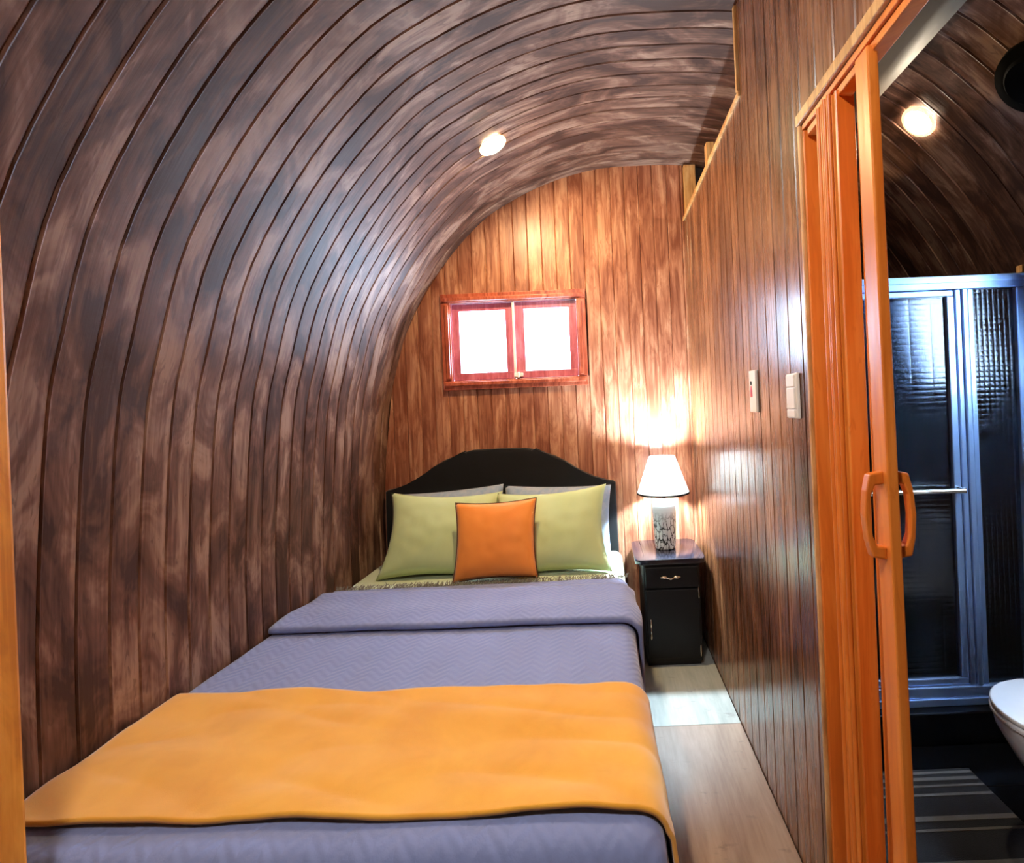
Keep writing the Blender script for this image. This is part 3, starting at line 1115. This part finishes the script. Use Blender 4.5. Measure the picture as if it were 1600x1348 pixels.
TL = math.radians(-28)
pillow('pillow', M['bluep'], 0.63, 0.44, 0.15, (-0.905, 2.985, 0.745), math.radians(-17), 0.0, -0.06, 'pale blue printed pillow behind the left green pillow', 'pillows on the bed', 0.05, 4.0)
pillow('pillow', M['bluep'], 0.63, 0.44, 0.15, (-0.285, 2.985, 0.742), math.radians(-17), 0.0, 0.03, 'pale blue printed pillow behind the right green pillow', 'pillows on the bed', 0.05, 5.0)
pillow('pillow', M['green'], 0.63, 0.48, 0.17, (-0.902, 2.80, 0.750), TL, math.radians(2), math.radians(2), 'light green pillow on the left, nearest the arched wall', 'pillows on the bed', 0.13, 1.0)
pillow('pillow', M['green'], 0.63, 0.48, 0.17, (-0.300, 2.780, 0.748), TL, math.radians(-2), math.radians(-3), 'light green pillow on the right, nearest the table lamp', 'pillows on the bed', 0.13, 2.0)
pillow('cushion', M['orangec'], 0.43, 0.40, 0.13, (-0.575, 2.640, 0.750), math.radians(-20), 0.0, math.radians(-1.5), 'square orange cushion with dark piping leaning on the green pillows', None, 0.08, 3.0, M['piping'], 0.003)

# ------------------------------------------------------------------ nightstand
ns = empty('nightstand', (0.335, 2.945, 0)); tag(ns, 'black bedside cabinet with drawer and door beside the bed', 'nightstand')
b = B(); b.box(-0.150, 0.155, -0.190, 0.185, 0.02, 0.548, 0.004); b.build('body', M['black'], ns)
b = B(); b.box(-0.140, 0.145, -0.180, 0.175, 0.0, 0.0195, 0.0); b.build('plinth', M['black'], ns)
pts = []
for (cx_, cy_, a0) in ((0.155, 0.165, 0), (-0.155, 0.165, 90), (-0.155, -0.165, 180), (0.155, -0.165, 270)):
    for k in range(7):
        a = math.radians(a0 + 15 * k); pts.append((cx_ + 0.035 * math.cos(a), cy_ + 0.035 * math.sin(a)))
B().prism(pts, 'z', 0.549, 0.576, 0.006).build('top', M['blacktop'], ns, smooth=50)
b = B(); b.box(-0.140, 0.146, -0.204, -0.1905, 0.425, 0.535, 0.004); dw = b.build('drawer', M['black'], ns)
b = B(); b.box(-0.140, 0.146, -0.204, -0.1905, 0.045, 0.415, 0.004); db = b.build('door', M['black'], ns)
def fitting(parent, pts_list, name):
    b = B()
    for pts_, rr in pts_list:
        b.tube(pts_, rr, 8)
    return b.build(name, M['silver'], parent, smooth=60)
Y0 = -0.207
hz_ = 0.482
fitting(dw, [([(-0.060, Y0, hz_), (-0.045, Y0, hz_), (-0.03, Y0, hz_), (-0.022, Y0, hz_)], [0.002, 0.009, 0.008, 0.003]),
             ([(0.048, Y0, hz_), (0.033, Y0, hz_), (0.018, Y0, hz_), (0.010, Y0, hz_)], [0.002, 0.009, 0.008, 0.003]),
             ([(-0.030, Y0 - .006, hz_), (-0.006, Y0 - .014, hz_ - 0.006), (0.018, Y0 - .006, hz_)], [0.003, 0.005, 0.003])], 'handle')
fitting(db, [([(-0.120, Y0, 0.205), (-0.120, Y0, 0.225), (-0.120, Y0, 0.250), (-0.120, Y0, 0.262)], [0.002, 0.007, 0.006, 0.002]),
             ([(-0.120, Y0, 0.150), (-0.120, Y0, 0.165), (-0.120, Y0, 0.182), (-0.120, Y0, 0.190)], [0.002, 0.007, 0.006, 0.002]),
             ([(-0.120, Y0 - .006, 0.220), (-0.120, Y0 - .014, 0.195), (-0.120, Y0 - .006, 0.172)], [0.003, 0.004, 0.003])], 'handle')
for zc in (0.395, 0.085):
    fitting(db, [([(0.142, Y0, zc - 0.030), (0.142, Y0, zc - 0.012), (0.142, Y0, zc + 0.012), (0.142, Y0, zc + 0.030)], [0.002, 0.005, 0.005, 0.002])], 'hinge')

# ------------------------------------------------------------------ table lamp
lamp = empty('table_lamp', (0.335, 2.965, 0.577)); tag(lamp, 'lit table lamp with white shade and carved ceramic base on the nightstand', 'lamp')
B().lathe([(0.01, 0.0), (0.050, 0.0), (0.057, 0.006), (0.060, 0.03), (0.066, 0.14), (0.068, 0.235), (0.064, 0.262), (0.052, 0.276), (0.02, 0.280)],
          seg=40).build('base', M['lampbase'], lamp, smooth=40)
B().lathe([(0.012, 0.280), (0.012, 0.32), (0.017, 0.325), (0.017, 0.417), (0.010, 0.420)], seg=16).build('socket', M['silver'], lamp, smooth=40)
B().lathe([(0.004, 0.421), (0.014, 0.425), (0.030, 0.455), (0.034, 0.475), (0.028, 0.497), (0.004, 0.511)], seg=20).build('bulb', M['bulb'], lamp, smooth=60)
B().lathe([(0.150, 0.322), (0.076, 0.528), (0.074, 0.528), (0.148, 0.322), (0.150, 0.322)], seg=48, cap=False).build('shade', M['shade'], lamp, smooth=40)
B().lathe([(0.1515, 0.316), (0.1515, 0.325), (0.1475, 0.325), (0.1475, 0.316), (0.1515, 0.316)], seg=48, cap=False).build('rim', M['rubber'], lamp, smooth=40)
b = B()
for k in range(3):
    a = 2 * PI * k / 3; b.tube([(0.012 * math.cos(a), 0.012 * math.sin(a), 0.33), (0.146 * math.cos(a), 0.146 * math.sin(a), 0.33)], 0.0015, 5)
b.build('shade_carrier', M['silver'], lamp)

# small pine block standing on the low part of the partition
t = B(); t.box(PX + 0.008, PX + 0.045, 2.50, 2.545, LOWZ + 0.0235, LOWZ + 0.15, 0.003)
struct(t.build('trim_10', M['tan']))
